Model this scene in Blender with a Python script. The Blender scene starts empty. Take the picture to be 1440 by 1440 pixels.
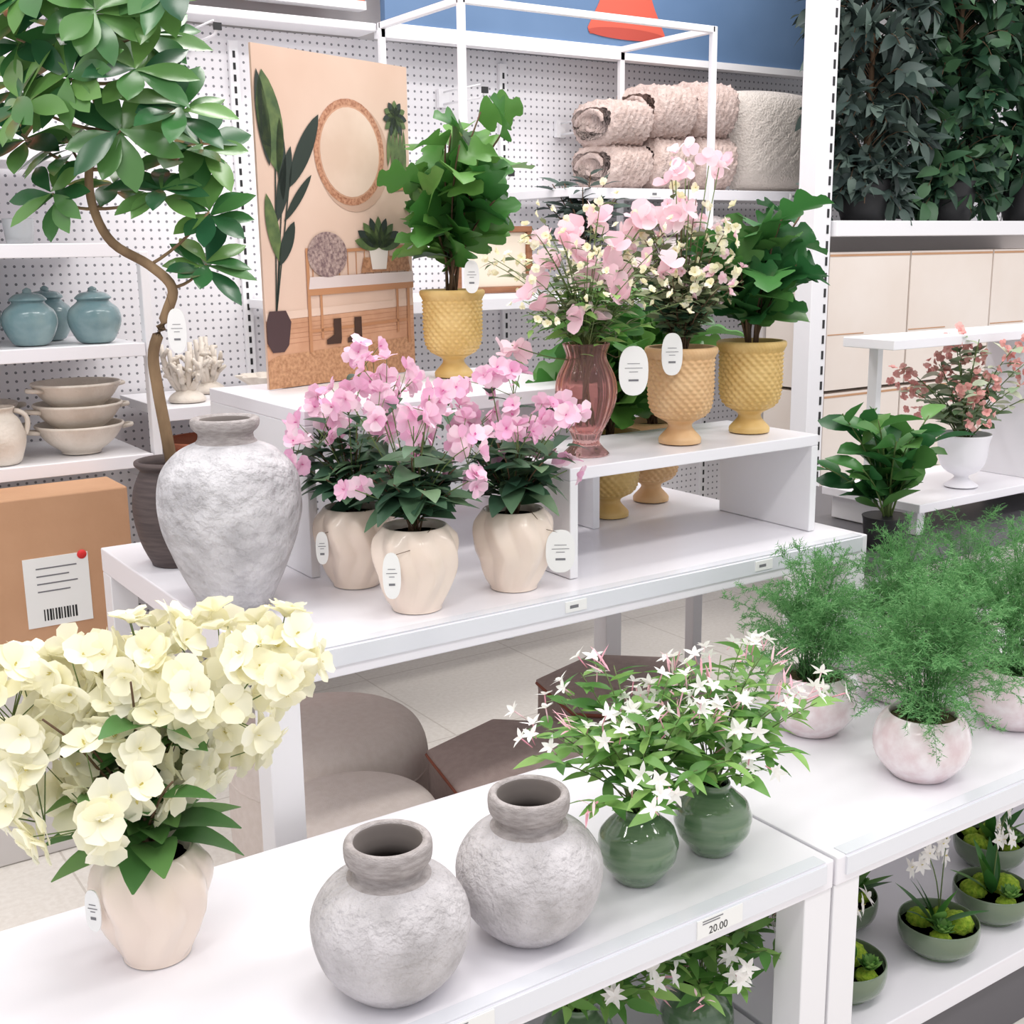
import bpy, math, random
from mathutils import Vector as V, Matrix
rnd=random.Random(7)
sc=bpy.context.scene
def srgb(c):
    return tuple(((x/255)/12.92 if x/255<=.04045 else ((x/255+.055)/1.055)**2.4) for x in c)+(1,)
MATS={}
def mat(name,c,rough=.5,c2=None,vs=8,bump=0,bs=60,island=None,transl=0,trans=0,metal=0,spec=.5,coat=0,ior=1.45,stretch=None,detail=4,bd=.01):
    if name in MATS:return MATS[name]
    m=bpy.data.materials.new(name);m.use_nodes=True;nt=m.node_tree;N=nt.nodes;L=nt.links
    p=N['Principled BSDF'];p.inputs['Base Color'].default_value=srgb(c);p.inputs['Roughness'].default_value=rough
    p.inputs['Metallic'].default_value=metal;p.inputs['Transmission Weight'].default_value=trans
    p.inputs['Specular IOR Level'].default_value=spec;p.inputs['Coat Weight'].default_value=coat;p.inputs['IOR'].default_value=ior
    tc=N.new('ShaderNodeTexCoord');mp=N.new('ShaderNodeMapping');L.new(tc.outputs['Object'],mp.inputs[0])
    if stretch:mp.inputs['Scale'].default_value=stretch
    colout=None
    if c2:
        no=N.new('ShaderNodeTexNoise');no.inputs['Scale'].default_value=vs;no.inputs['Detail'].default_value=detail
        L.new(mp.outputs[0],no.inputs['Vector'])
        cr=N.new('ShaderNodeValToRGB');cr.color_ramp.elements[0].position=.35;cr.color_ramp.elements[1].position=.65
        cr.color_ramp.elements[0].color=srgb(c);cr.color_ramp.elements[1].color=srgb(c2)
        L.new(no.outputs['Fac'],cr.inputs[0]);colout=cr.outputs[0]
    if island:
        g=N.new('ShaderNodeNewGeometry');cr=N.new('ShaderNodeValToRGB');el=cr.color_ramp.elements
        el[0].color=srgb(c);el[1].color=srgb(island[-1])
        for i,k in enumerate(island[:-1]):
            e=el.new((i+1)/len(island));e.color=srgb(k)
        L.new(g.outputs['Random Per Island'],cr.inputs[0]);colout=cr.outputs[0]
    if colout:L.new(colout,p.inputs['Base Color'])
    if bump:
        n2=N.new('ShaderNodeTexNoise');n2.inputs['Scale'].default_value=bs;n2.inputs['Detail'].default_value=5
        L.new(mp.outputs[0],n2.inputs['Vector']);b=N.new('ShaderNodeBump');b.inputs['Strength'].default_value=bump
        b.inputs['Distance'].default_value=bd;L.new(n2.outputs['Fac'],b.inputs['Height']);L.new(b.outputs[0],p.inputs['Normal'])
    if transl:
        t=N.new('ShaderNodeBsdfTranslucent');t.inputs[0].default_value=srgb(c)
        if colout:L.new(colout,t.inputs[0])
        mx=N.new('ShaderNodeMixShader');mx.inputs[0].default_value=transl
        L.new(p.outputs[0],mx.inputs[1]);L.new(t.outputs[0],mx.inputs[2]);L.new(mx.outputs[0],N['Material Output'].inputs[0])
    MATS[name]=m;return m
# ---------------- mesh builder
class B:
    def __init__(s):s.v=[];s.f=[];s.mi=[];s.sm=[];s.mats=[]
    def mid(s,m):
        if m not in s.mats:s.mats.append(m)
        return s.mats.index(m)
    def add(s,vs,fs,m,smooth=True):
        o=len(s.v);s.v.extend([tuple(x) for x in vs]);k=s.mid(m)
        for f in fs:s.f.append([i+o for i in f]);s.mi.append(k);s.sm.append(smooth)
    def mesh(s,name):
        me=bpy.data.meshes.new(name);me.from_pydata(s.v,[],s.f)
        for m in s.mats:me.materials.append(m)
        me.polygons.foreach_set('material_index',s.mi);me.polygons.foreach_set('use_smooth',s.sm);me.update();return me
    def obj(s,name,parent=None,loc=(0,0,0),rot=0,bevel=0):
        return place(s.mesh(name),name,parent,loc,rot,bevel)
def place(me,name,parent=None,loc=(0,0,0),rot=0,bevel=0,scale=1):
    o=bpy.data.objects.new(name,me);sc.collection.objects.link(o);o.location=loc;o.rotation_euler=(0,0,rot);o.scale=(scale,)*3
    if parent:o.parent=parent
    if bevel:
        md=o.modifiers.new('bevel','BEVEL');md.width=bevel;md.segments=2;md.limit_method='ANGLE'
    return o
def empty(name,loc=(0,0,0),rot=0):
    o=bpy.data.objects.new(name,None);sc.collection.objects.link(o);o.location=loc;o.rotation_euler=(0,0,rot);o.empty_display_size=.05;return o
def box(b,x0,x1,y0,y1,z0,z1,m):
    vs=[(x,y,z) for x in(x0,x1) for y in(y0,y1) for z in(z0,z1)]
    b.add(vs,[(0,1,3,2),(4,6,7,5),(0,4,5,1),(2,3,7,6),(0,2,6,4),(1,5,7,3)],m,False)
def lathe(b,prof,m,n=48,fn=None,c=(0,0,0),mf=None,smooth=True):
    vs=[]
    for (r,z) in prof:
        for i in range(n):
            th=2*math.pi*i/n;rr=fn(th,z,r) if fn else r
            vs.append((c[0]+rr*math.cos(th),c[1]+rr*math.sin(th),c[2]+z))
    k=len(prof)
    base=len(b.v);b.v.extend(vs)
    for j in range(k-1):
        mm=b.mid(mf(j) if mf else m)
        for i in range(n):
            i2=(i+1)%n
            b.f.append([base+j*n+i,base+j*n+i2,base+(j+1)*n+i2,base+(j+1)*n+i]);b.mi.append(mm);b.sm.append(smooth)
    for j,rev in((0,True),(k-1,False)):
        f=[base+j*n+i for i in range(n)]
        if prof[j][0]>1e-5:
            b.f.append(f[::-1] if rev else f);b.mi.append(b.mid(mf(min(j,k-2)) if mf else m));b.sm.append(False)
def cr(prof,sub=5):
    out=[]
    P=[prof[0]]+list(prof)+[prof[-1]]
    for i in range(1,len(P)-2):
        p0,p1,p2,p3=P[i-1],P[i],P[i+1],P[i+2]
        for s in range(sub):
            t=s/sub
            out.append(tuple(.5*((2*p1[k])+(-p0[k]+p2[k])*t+(2*p0[k]-5*p1[k]+4*p2[k]-p3[k])*t*t+(-p0[k]+3*p1[k]-3*p2[k]+p3[k])*t**3) for k in range(len(p1))))
    out.append(tuple(prof[-1]));return out
def crp(prof,sub=4):
    return [(max(.0005,r),z) for r,z in cr(prof,sub)]
def tube(b,pts,r0,r1,m,n=6):
    pts=[V(p) for p in pts];vs=[];k=len(pts)
    for j,p in enumerate(pts):
        d=(pts[min(j+1,k-1)]-pts[max(j-1,0)])
        if d.length<1e-9:d=V((0,0,1))
        d.normalize();a=d.orthogonal() if abs(d.z)>.9 else d.cross(V((0,0,1)));a.normalize();c=d.cross(a)
        r=r0+(r1-r0)*j/(k-1)
        for i in range(n):
            th=2*math.pi*i/n;vs.append(p+a*(r*math.cos(th))+c*(r*math.sin(th)))
    fs=[(j*n+i,j*n+(i+1)%n,(j+1)*n+(i+1)%n,(j+1)*n+i) for j in range(k-1) for i in range(n)]
    fs.append(tuple(range(n))[::-1]);fs.append(tuple((k-1)*n+i for i in range(n)))
    b.add(vs,fs,m)
def leaf(b,o,d,up,L,W,m,bend=.25,fold=.2,shape='lance',rows=5):
    d=V(d).normalized();s=d.cross(V(up))
    if s.length<1e-3:s=d.orthogonal()
    s.normalize();n=s.cross(d);vs=[];o=V(o)
    if shape=='fig':rows=14
    for j in range(rows+1):
        t=j/rows;sh=0
        if shape=='lance':w=math.sin(math.pi*t**.75)**.9 if 0<t<1 else .03
        elif shape=='oval':w=math.sin(math.pi*t**1.15)**.6 if 0<t<1 else .03
        elif shape=='obov':w=math.sin(math.pi*t**1.35)**.8 if 0<t<1 else .04
        elif shape=='petal':w=(.25+.75*math.sin(math.pi*min(1,t*.72)**1.0)) if t<.97 else .62
        elif shape=='heart':w=math.sin(math.pi*t**.6)**.7 if 0<t<1 else .05
        else:
            w=math.sin(math.pi*t**.7)**.5*(.42+.58*abs(math.sin(math.pi*(2.5*t+.12)))) if 0<t<1 else .04
            sh=.16*w
        w*=W/2;p=o+d*(L*t)-n*(bend*L*t*t)
        vs+=[p-s*w+n*(fold*w)+d*(sh*L),p,p+s*w+n*(fold*w)+d*(sh*L)]
    fs=[]
    for j in range(rows):
        a=j*3;fs+=[(a,a+1,a+4,a+3),(a+1,a+2,a+5,a+4)]
    b.add(vs,fs,m)
def rdir(zmin=-1,zmax=1):
    z=rnd.uniform(zmin,zmax);a=rnd.uniform(0,6.283);r=math.sqrt(max(0,1-z*z));return V((r*math.cos(a),r*math.sin(a),z))
def flower(b,o,d,R,np_,m,mc=None,cup=.9,pw=1.0,shape='petal',bend=.25,rc=.12):
    o=V(o);d=V(d).normalized();a=d.orthogonal().normalized();c=d.cross(a);ph=rnd.uniform(0,6)
    for i in range(np_):
        th=ph+2*math.pi*i/np_+rnd.uniform(-.12,.12);rad=a*math.cos(th)+c*math.sin(th);cu=cup+rnd.uniform(-.2,.2)
        leaf(b,o,rad*math.sin(cu)+d*math.cos(cu),d,R*rnd.uniform(.85,1.12),R*pw,m,bend=bend*rnd.uniform(.3,1.6),fold=rnd.uniform(.05,.4),shape=shape,rows=4)
    if mc:
        for k in range(3):
            p=o+d*(R*.1)+rdir()*R*.05;leaf(b,p,d+rdir()*.3,a,R*rc*2,R*rc,mc,rows=2,shape='oval')
def qpath(a,c,e,n=6):
    a,c,e=V(a),V(c),V(e);return [a*(1-t)**2+c*(2*t*(1-t))+e*t*t for t in[i/n for i in range(n+1)]]
def bush(b,c,H,S,nst,nl,L,W,ml,ms,shape='lance',start=.3,end=1,sr=.0022,hmin=.5,bend=.3,dome=.35,up=.5,jit=.25,upj=0,lean=(0,0)):
    tips=[];c=V(c)
    for i in range(nst):
        a=i*2.39996+rnd.uniform(-.3,.3);rr=math.sqrt((i+.5)/nst);h=H*rnd.uniform(hmin,1)*(1-dome*rr*rr)
        tip=c+V((S*rr*math.cos(a)+lean[0]*h,S*rr*math.sin(a)+lean[1]*h,h));mid=c+V((S*rr*.35*math.cos(a),S*rr*.35*math.sin(a),h*.65))
        P=qpath(c+V((rnd.uniform(-.012,.012),rnd.uniform(-.012,.012),0)),mid,tip,6);tube(b,P,sr,sr*.6,ms,5)
        for k in range(nl):
            t=start+(end-start)*(k+rnd.random()*.6)/nl;t=min(t,1);q=t*6;j=min(int(q),5);p=P[j].lerp(P[j+1],q-j);tg=(P[j+1]-P[j]).normalized()
            th=k*2.4+i+rnd.uniform(-.4,.4);side=V((math.cos(th),math.sin(th),rnd.uniform(-jit,jit)))
            d=(side+tg*up).normalized();s=rnd.uniform(.7,1.1)
            leaf(b,p,d,V((0,0,1))+rdir()*upj,L*s,W*s,ml,bend=bend*rnd.uniform(.4,1.4),fold=.25,shape=shape)
        tips.append((tip,(P[6]-P[5]).normalized()))
    return tips
# ---------------- materials
white=mat('painted_white_metal',(238,237,240),.35)
white2=mat('white_laminate',(239,237,242),.3)
railm=mat('clear_rail',(226,228,234),.15,spec=.8)
stucco=mat('stucco_ceramic',(180,176,177),.9,c2=(206,202,204),vs=22,bump=.85,bs=95,detail=8)
stucco_w=mat('white_stucco_ceramic',(182,180,183),.92,c2=(212,210,213),vs=20,bump=1.0,bs=42,detail=9,bd=.016)
neckm=mat('grey_ceramic_neck',(152,145,143),.9,c2=(178,171,170),vs=60,bump=.4,bs=200,stretch=(1,1,4))
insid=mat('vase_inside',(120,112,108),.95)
cream=mat('cream_ceramic',(238,220,205),.32,c2=(243,227,213),vs=6,coat=.3)
soil=mat('soil_moss',(58,48,34),1,c2=(90,84,50),vs=90,bump=1,bs=90)
yel=mat('ochre_ceramic',(204,168,100),.5,c2=(222,190,126),vs=14,coat=.08)
yel2=mat('tan_ochre_ceramic',(210,168,120),.5,c2=(226,190,144),vs=14,coat=.08)
brownp=mat('dark_clay',(70,60,60),.6,c2=(92,80,78),vs=12,stretch=(1,1,12))
pinkg=mat('rose_glass',(232,190,186),.05,trans=.92,ior=1.22)
greeng=mat('green_glass',(96,128,94),.08,c2=(132,158,124),vs=9,trans=.3,coat=.8,stretch=(1,1,7))
bowlg=mat('sage_glaze',(128,146,120),.12,trans=.35,coat=.5)
pinkp=mat('blush_marbled_ceramic',(222,202,205),.25,c2=(240,232,234),vs=30,coat=.4,detail=8)
stem=mat('green_stem',(96,116,64),.6)
bstem=mat('brown_twig',(98,76,56),.8)
bark=mat('bark',(112,90,66),.85,c2=(150,124,94),vs=20,bump=.5,bs=60,stretch=(1,1,.3))
g_tree=mat('leaf_glossy_green',(36,82,54),.24,island=[(60,112,60),(116,160,84),(46,96,60)],transl=.18,spec=.7)
g_fig=mat('leaf_fig',(44,94,44),.35,island=[(68,124,54),(108,154,76)],transl=.25)
g_fig2=mat('leaf_fig_deep',(42,94,54),.33,island=[(66,122,62),(104,152,80)],transl=.25)
g_dark=mat('leaf_dark',(46,78,60),.45,island=[(70,104,78),(104,134,98)],transl=.15)
g_jas=mat('leaf_jasmine',(72,122,54),.42,island=[(106,156,76),(150,190,104),(88,138,72)],transl=.3)
g_wfl=mat('leaf_hydrangea',(60,104,54),.45,island=[(86,134,70),(116,156,90)],transl=.2)
g_far=mat('leaf_grey_olive',(42,56,54),.5,island=[(64,82,76),(98,116,106)],transl=.1)
g_far2=mat('leaf_deep_green',(28,56,42),.45,island=[(46,80,58),(76,112,76)],transl=.12)
g_dust=mat('leaf_dusty',(92,110,74),.6,island=[(122,138,100),(146,148,118)],transl=.2)
g_fern=mat('fern_green',(84,140,84),.7,island=[(112,166,104),(142,190,130)],transl=.45,spec=.2)
g_moss=mat('moss',(118,156,40),1,c2=(166,190,60),vs=120,bump=.6,bs=140)
creamfl=mat('petal_cream',(250,246,214),.6,island=[(254,252,236),(251,248,222)],transl=.35)
pinkfl=mat('petal_pink',(240,178,214),.6,island=[(248,206,228),(252,228,238),(242,188,218)],transl=.35)
pinkdk=mat('petal_pink_throat',(222,120,180),.6)
palefl=mat('petal_blush',(246,202,216),.6,island=[(250,220,229),(253,234,239)],transl=.4)
whitefl=mat('petal_white',(250,248,244),.55,island=[(255,253,251),(252,248,244)],transl=.35)
budm=mat('bud_pink',(232,160,178),.6,island=[(240,190,200),(246,226,226)],transl=.2)
yelfl=mat('petal_pale_yellow',(244,238,194),.6,island=[(250,246,216),(253,250,234)],transl=.3)
corfl=mat('petal_coral',(214,146,142),.6,island=[(226,166,160),(234,190,182)],transl=.3)
centr=mat('flower_centre',(216,204,130),.7)
tagm=mat('paper_tag',(238,238,236),.6)
ink=mat('ink',(120,120,124),.8)
card=mat('cardboard',(190,146,112),.8,c2=(200,156,122),vs=5,bump=.05)
black=mat('black_plastic',(36,36,38),.5)
dgrey=mat('dark_grey_panel',(100,98,102),.6)
teal=mat('teal_glaze',(108,138,144),.25,c2=(138,162,164),vs=14,coat=.4,bump=.1,bs=60)
stone=mat('offwhite_stoneware',(216,206,194),.5,c2=(226,217,206),vs=20,bump=.25,bs=120)
terra=mat('terracotta',(172,104,78),.8,c2=(186,120,92),vs=12)
taupe=mat('taupe_upholstery',(168,150,144),.85,c2=(176,158,152),vs=60,bump=.15,bs=500)
taupe2=mat('light_taupe_upholstery',(220,208,200),.85,c2=(226,215,208),vs=60,bump=.15,bs=500)
piping=mat('rust_piping',(150,88,70),.8)
cartonw=mat('cream_carton',(230,218,208),.7,c2=(236,226,218),vs=3)
wood=mat('brown_wood',(150,102,72),.55,c2=(126,82,56),vs=8,stretch=(1,1,8))
# ---------------- room
def floor_mat():
    m=mat('floor_vinyl_tile',(220,214,206),.35,c2=(229,224,217),vs=70,detail=8);nt=m.node_tree;N=nt.nodes;L=nt.links
    br=N.new('ShaderNodeTexBrick');br.offset=0;br.inputs['Scale'].default_value=1;br.inputs['Brick Width'].default_value=.61;br.inputs['Row Height'].default_value=.61
    br.inputs['Mortar Size'].default_value=.003;br.inputs['Color2'].default_value=br.inputs['Color1'].default_value=(1,1,1,1);br.inputs['Mortar'].default_value=(.78,.76,.74,1)
    tc=N.new('ShaderNodeTexCoord');L.new(tc.outputs['Object'],br.inputs['Vector'])
    p=N['Principled BSDF'];src=p.inputs['Base Color'].links[0].from_socket
    mx=N.new('ShaderNodeMix');mx.data_type='RGBA';mx.blend_type='MULTIPLY';mx.inputs[0].default_value=1
    L.new(src,mx.inputs[6]);L.new(br.outputs['Color'],mx.inputs[7]);L.new(mx.outputs[2],p.inputs['Base Color']);return m
b=B();box(b,-3,8,-2,5,-.1,0,floor_mat());b.obj('floor')
def peg_mat():
    m=bpy.data.materials.new('pegboard');m.use_nodes=True;N=m.node_tree.nodes;L=m.node_tree.links;p=N['Principled BSDF'];p.inputs['Roughness'].default_value=.5
    tc=N.new('ShaderNodeTexCoord');sp=N.new('ShaderNodeSeparateXYZ');L.new(tc.outputs['Object'],sp.inputs[0])
    def M(op,a,bb=None):
        n=N.new('ShaderNodeMath');n.operation=op
        for i,x in enumerate((a,bb)):
            if x is None:continue
            if isinstance(x,(int,float)):n.inputs[i].default_value=x
            else:L.new(x,n.inputs[i])
        return n.outputs[0]
    q=[]
    for ax in('X','Z'):
        f=M('FRACT',M('MULTIPLY',sp.outputs[ax],1/.0254));q.append(M('POWER',M('SUBTRACT',f,.5),2))
    d=M('SQRT',M('ADD',q[0],q[1]));h=M('LESS_THAN',d,.16)
    mx=N.new('ShaderNodeMix');mx.data_type='RGBA';L.new(h,mx.inputs[0]);mx.inputs[6].default_value=srgb((234,232,236));mx.inputs[7].default_value=srgb((128,128,134))
    L.new(mx.outputs[2],p.inputs['Base Color']);return m
b=B();box(b,-2.5,7,3.75,3.8,0,2.17,peg_mat());box(b,-2.5,7,3.76,3.85,2.17,3.4,mat('wall_paint',(226,222,222),.8));b.obj('wall_back')
b=B();box(b,-2.5,1.94,3.62,3.748,2.175,2.2,white);b.obj('trim_1',bevel=.004)
b=B();blue=mat('sign_blue',(88,116,152),.6,c2=(100,128,164),vs=2);red=mat('sign_red',(206,92,74),.6);red2=mat('sign_red_dark',(176,72,60),.6)
box(b,1.96,3.95,3.6,3.63,2.18,3.1,blue);box(b,1.94,3.97,3.59,3.64,2.155,2.18,white)
def poly(b,pts,y,m):
    b.add([(x,y,z) for x,z in pts],[tuple(range(len(pts)))],m,False)
def ell(cx,cz,rx,rz,n=32):return [(cx+rx*math.cos(2*math.pi*i/n),cz+rz*math.sin(2*math.pi*i/n)) for i in range(n)]
cx=2.95
poly(b,[(cx-.18,2.255),(cx-.17,2.235),(cx+.17,2.235),(cx+.18,2.255),(cx+.13,2.34),(cx+.08,2.45),(cx+.1,2.6),(cx-.1,2.6),(cx-.08,2.45),(cx-.13,2.34)],3.598,red)
poly(b,ell(cx,2.245,.178,.02),3.597,red2)
b.obj('header_sign_stool_picture')
b=B();box(b,.2,1.9,3.62,3.65,2.26,3.0,mat('sign_terracotta',(186,96,76),.6));box(b,.2,1.9,3.61,3.66,2.235,2.26,white);b.obj('header_sign')
for i,x in enumerate((.5,1.5,2.5,3.5,4.5)):
    b=B();box(b,x-.015,x+.015,3.735,3.749,0.002,2.13,white)
    z=.05
    while z<2.1:
        box(b,x-.004,x+.004,3.7335,3.736,z,z+.02,black);z+=.035
    b.obj('slotted_upright')
b=B();t_=.010
for x in(1.945,2.925):
    for y in(3.12,3.6):box(b,x-t_,x+t_,y-t_,y+t_,1.346,2.2,white)
for x in(1.945,2.925):box(b,x-t_,x+t_,3.12,3.6,2.18,2.2,white)
for y in(3.12,3.6):box(b,1.945,2.925,y-t_,y+t_,2.18,2.2,white)
b.obj('garment_rack_frame',bevel=.002)
def shelf(x0,x1,y0,y1,z,name='display_shelf',labels=2):
    e=empty(name,(0,0,0));b=B();box(b,x0,x1,y0,y1,z-.028,z,white);box(b,x0,x1,y0-.006,y0,z-.034,z+.002,white2);b.obj('board',e,bevel=.002)
    b=B()
    for k in range(labels):
        x=x0+(x1-x0)*(k+.5)/labels;box(b,x,x+.05,y0-.008,y0-.006,z-.026,z-.006,tagm);box(b,x+.01,x+.03,y0-.0085,y0-.008,z-.02,z-.012,ink)
    b.obj('price_labels',e);return e
for z in(.95,1.255,1.52,1.76):shelf(-1.2,1.02 if z!=1.52 else .97,3.3,3.73,z)
b=B();box(b,1.028,1.052,3.31,3.345,0.002,1.5,white)
b.obj('shelf_end_upright',bevel=.003)
shelf(1.065,1.93,3.3,3.73,1.07);shelf(1.5,2.93,3.12,3.73,1.345);shelf(1.53,2.93,3.3,3.73,.6)
shelf(2.5,3.9,3.35,3.73,1.69);shelf(2.94,3.28,3.3,3.73,1.3)
for (x,z) in((1.62,2.02),(2.25,1.98),(2.75,1.9),(1.9,1.75),(2.35,1.72),(1.35,2.1)):
    b=B();tube(b,[(x,3.73,z),(x,3.5,z),(x,3.47,z+.015)],.004,.004,white);tube(b,[(x,3.73,z+.04),(x,3.5,z+.04)],.003,.003,white);box(b,x-.02,x+.02,3.73,3.748,z-.01,z+.05,white)
    box(b,x-.012,x+.012,3.468,3.474,z+.01,z+.03,black)
    b.obj('peg_hook')
# ---------------- tables
def table(name,x0,x1,y0,y1,z,th,leg,shelfz=None,rail=True,back=False):
    e=empty(name);b=B();box(b,x0,x1,y0,y1,z-th,z,white2);b.obj('top',e,bevel=.003)
    b=B()
    for x in(x0,x1-leg):
        for y in(y0+.003,y1-leg-.003):box(b,x,x+leg,y,y+leg,0.001,z-th,white)
    b.obj('legs',e,bevel=.002)
    if rail:
        b=B();box(b,x0+.02,x1-.02,y0-.004,y0,z-.034,z-.003,railm);box(b,x0+.02,x1-.02,y0,y0+.025,z,z+.0015,railm);b.obj('price_rail',e)
    if shelfz:
        b=B();box(b,x0+.002,x1-.002,y0+.02,y1-.02,shelfz-.04,shelfz,white2)
        if back:box(b,x0+leg,x1-leg,y1-.03,y1-.02,shelfz,z-th,white)
        b.obj('lower_shelf',e,bevel=.002);b=B();box(b,x0+.01,x1-.01,y0+.03,y1-.03,0.001,shelfz-.04,dgrey);b.obj('kickboard',e)
    return e
tm=table('display_table',.70,2.16,1.76,2.70,.85,.055,.058)
tl=table('low_display_table',-.6,1.385,1.16,1.71,.55,.05,.06,shelfz=.17,back=True)
tr=table('low_display_table',1.392,3.2,1.16,1.71,.55,.05,.06,shelfz=.17,back=True)
def riser(x0,x1,y0,y1,z0,z1,th=.025,pt=.02):
    b=B();box(b,x0,x1,y0,y1,z1-th,z1,white2);box(b,x0,x0+pt,y0,y1,z0,z1-th,white);box(b,x1-pt,x1,y0,y1,z0,z1-th,white)
    return b.obj('display_riser',bevel=.002)
riser(.973,1.71,2.172,2.69,.851,1.19,.03,.02)
riser(1.386,2.09,1.855,2.15,.851,1.075)
def text(s,loc,size,parent,rot=(math.pi/2,0,0)):
    cu=bpy.data.curves.new('price_text','FONT');cu.body=s;cu.size=size;o=bpy.data.objects.new('price_text',cu);sc.collection.objects.link(o);o.location=loc;o.rotation_euler=rot;cu.materials.append(black);o.parent=parent
for (x,s) in((.66,'22.00'),(1.1,'20.00')):
    b=B();box(b,x-.01,x+.08,1.154,1.156,.517,.546,tagm);b.obj('price_label',tl);text(s,(x+.012,1.1535,.520),.017,tl)
    b=B()
    for k in range(2):box(b,x+.0,x+.04-.006*k,1.1535,1.154,.542-.004*k,.5435-.004*k,ink)
    b.obj('price_label_print',tl)
for x in(.74,1.3,1.8):
    b=B();box(b,x,x+.05,1.754,1.756,.822,.843,tagm);box(b,x+.01,x+.03,1.7535,1.754,.829,.835,ink);b.obj('price_label',tm)
# ---------------- vessels
def split(prof,zc,ma,mb,mc,ipeak):
    def f(j):
        if j>=ipeak:return mc
        return mb if prof[j][1]>=zc else ma
    return f
pv=crp([(.002,0),(.046,0),(.06,.006),(.09,.04),(.1035,.085),(.1,.118),(.08,.147),(.055,.16)],5)+crp([(.048,.163),(.045,.168),(.046,.176),(.054,.181),(.057,.19),(.057,.204),(.053,.21),(.046,.209),(.043,.2),(.041,.17),(.07,.14),(.08,.09),(.05,.02),(.001,.012)],3)
pk=max(range(len(pv)),key=lambda i:pv[i][1])
b=B();lathe(b,pv,stucco,64,mf=split(pv,.16,stucco,neckm,insid,pk+3));vm=b.mesh('round_vase')
place(vm,'round_ceramic_vase',None,(.655,1.268,.552));place(vm,'round_ceramic_vase',None,(.880,1.275,.552),1.3)
pb=crp([(.002,0),(.062,0),(.068,.006),(.102,.08),(.126,.15),(.131,.20),(.123,.25),(.093,.287),(.056,.306)],6)+crp([(.051,.312),(.050,.322),(.058,.330),(.062,.338),(.062,.347),(.057,.351),(.048,.349),(.043,.34),(.043,.31),(.09,.26),(.1,.2),(.06,.05),(.001,.02)],3)
pk=max(range(len(pb)),key=lambda i:pb[i][1])
b=B();lathe(b,pb,stucco_w,72,fn=lambda t,z,r:r*(1+.006*math.sin(5*t+z*40)*math.sin(z*60)),mf=split(pb,.306,stucco_w,neckm,insid,pk+3));b.obj('tall_ceramic_vase',None,(.785,2.10,.852))
def cream_pot():
    b=B();pr=crp([(.002,0),(.042,0),(.047,.005),(.066,.05),(.078,.098),(.075,.13),(.061,.153),(.055,.156),(.051,.15),(.05,.138)],5)
    def fn(t,z,r):
        if z<.004 or r<.03:return r
        zz=abs(((z*14)%2)-1);k=8*t+zz*3.1;x=(k/(2*math.pi))%1;tri=abs(2*x-1)
        return r*(1+.14*(tri-.5)*min(1,z/.02)*min(1,max(0,(.156-z)/.02)))
    lathe(b,pr,cream,144,fn=fn);lathe(b,[(.001,.14),(.05,.14)],soil,24);return b
potm=cream_pot().mesh('faceted_cream_pot')
def woven(m):
    b=B();foot=crp([(.002,0),(.042,0),(.046,.005),(.045,.013),(.033,.026),(.026,.036),(.029,.045),(.045,.054)],3)
    body=[(r,z) for r,z in cr([(.045,.054),(.06,.066),(.068,.085),(.071,.12),(.071,.16),(.072,.186)],16)]
    rim=crp([(.074,.190),(.078,.197),(.078,.205),(.073,.209),(.068,.206),(.066,.19)],3)
    pr=foot+body+rim
    def fn(t,z,r):
        if z>=.19:return r*(1+.008*math.sin(60*t+z*500))
        if z<.055 or z>.188:return r
        row=(z-.055)/.0092;ri=int(row);fr=row-ri
        bump=math.sin(math.pi*fr)**.7*(.5+.5*math.cos(24*t+(math.pi if ri%2 else 0)+fr*1.6))
        return r+.0044*bump-.002
    lathe(b,pr,m,216,fn=fn);lathe(b,[(.001,.192),(.067,.192)],soil,24);return b.mesh('woven_urn')
wy=woven(yel);wt=woven(yel2)
def tag(parent,loc,w=.035,h=.056,yaw=-.5,string=None):
    b=B();n=28
    pts=[(w*math.copysign(abs(math.cos(a))**.8,math.cos(a)),h*math.copysign(abs(math.sin(a))**.8,math.sin(a))) for a in[2*math.pi*i/n for i in range(n)]]
    vs=[(x,-.001,z) for x,z in pts]+[(x,.001,z) for x,z in pts]
    fs=[tuple(range(n)),tuple(range(2*n-1,n-1,-1))]+[(i,i+n,(i+1)%n+n,(i+1)%n) for i in range(n)]
    b.add(vs,fs,tagm,False)
    for k,(ww,zz) in enumerate(((.42,.28),(.6,.1),(.3,-.05),(.34,-.42))):
        hh=.001 if k!=3 else .004;box(b,-w*ww,w*ww,-.0016,-.0012,h*zz,h*zz+hh,ink)
    if string:
        s=V(string)-V(loc);c,sn=math.cos(-yaw),math.sin(-yaw);q=V((s.x*c-s.y*sn,s.x*sn+s.y*c,s.z));tube(b,[(0,0,h*.85),q*.5+V((0,0,.004)),q],.0006,.0006,bstem,4)
    return b.obj('tag',parent,loc,yaw)
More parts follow.
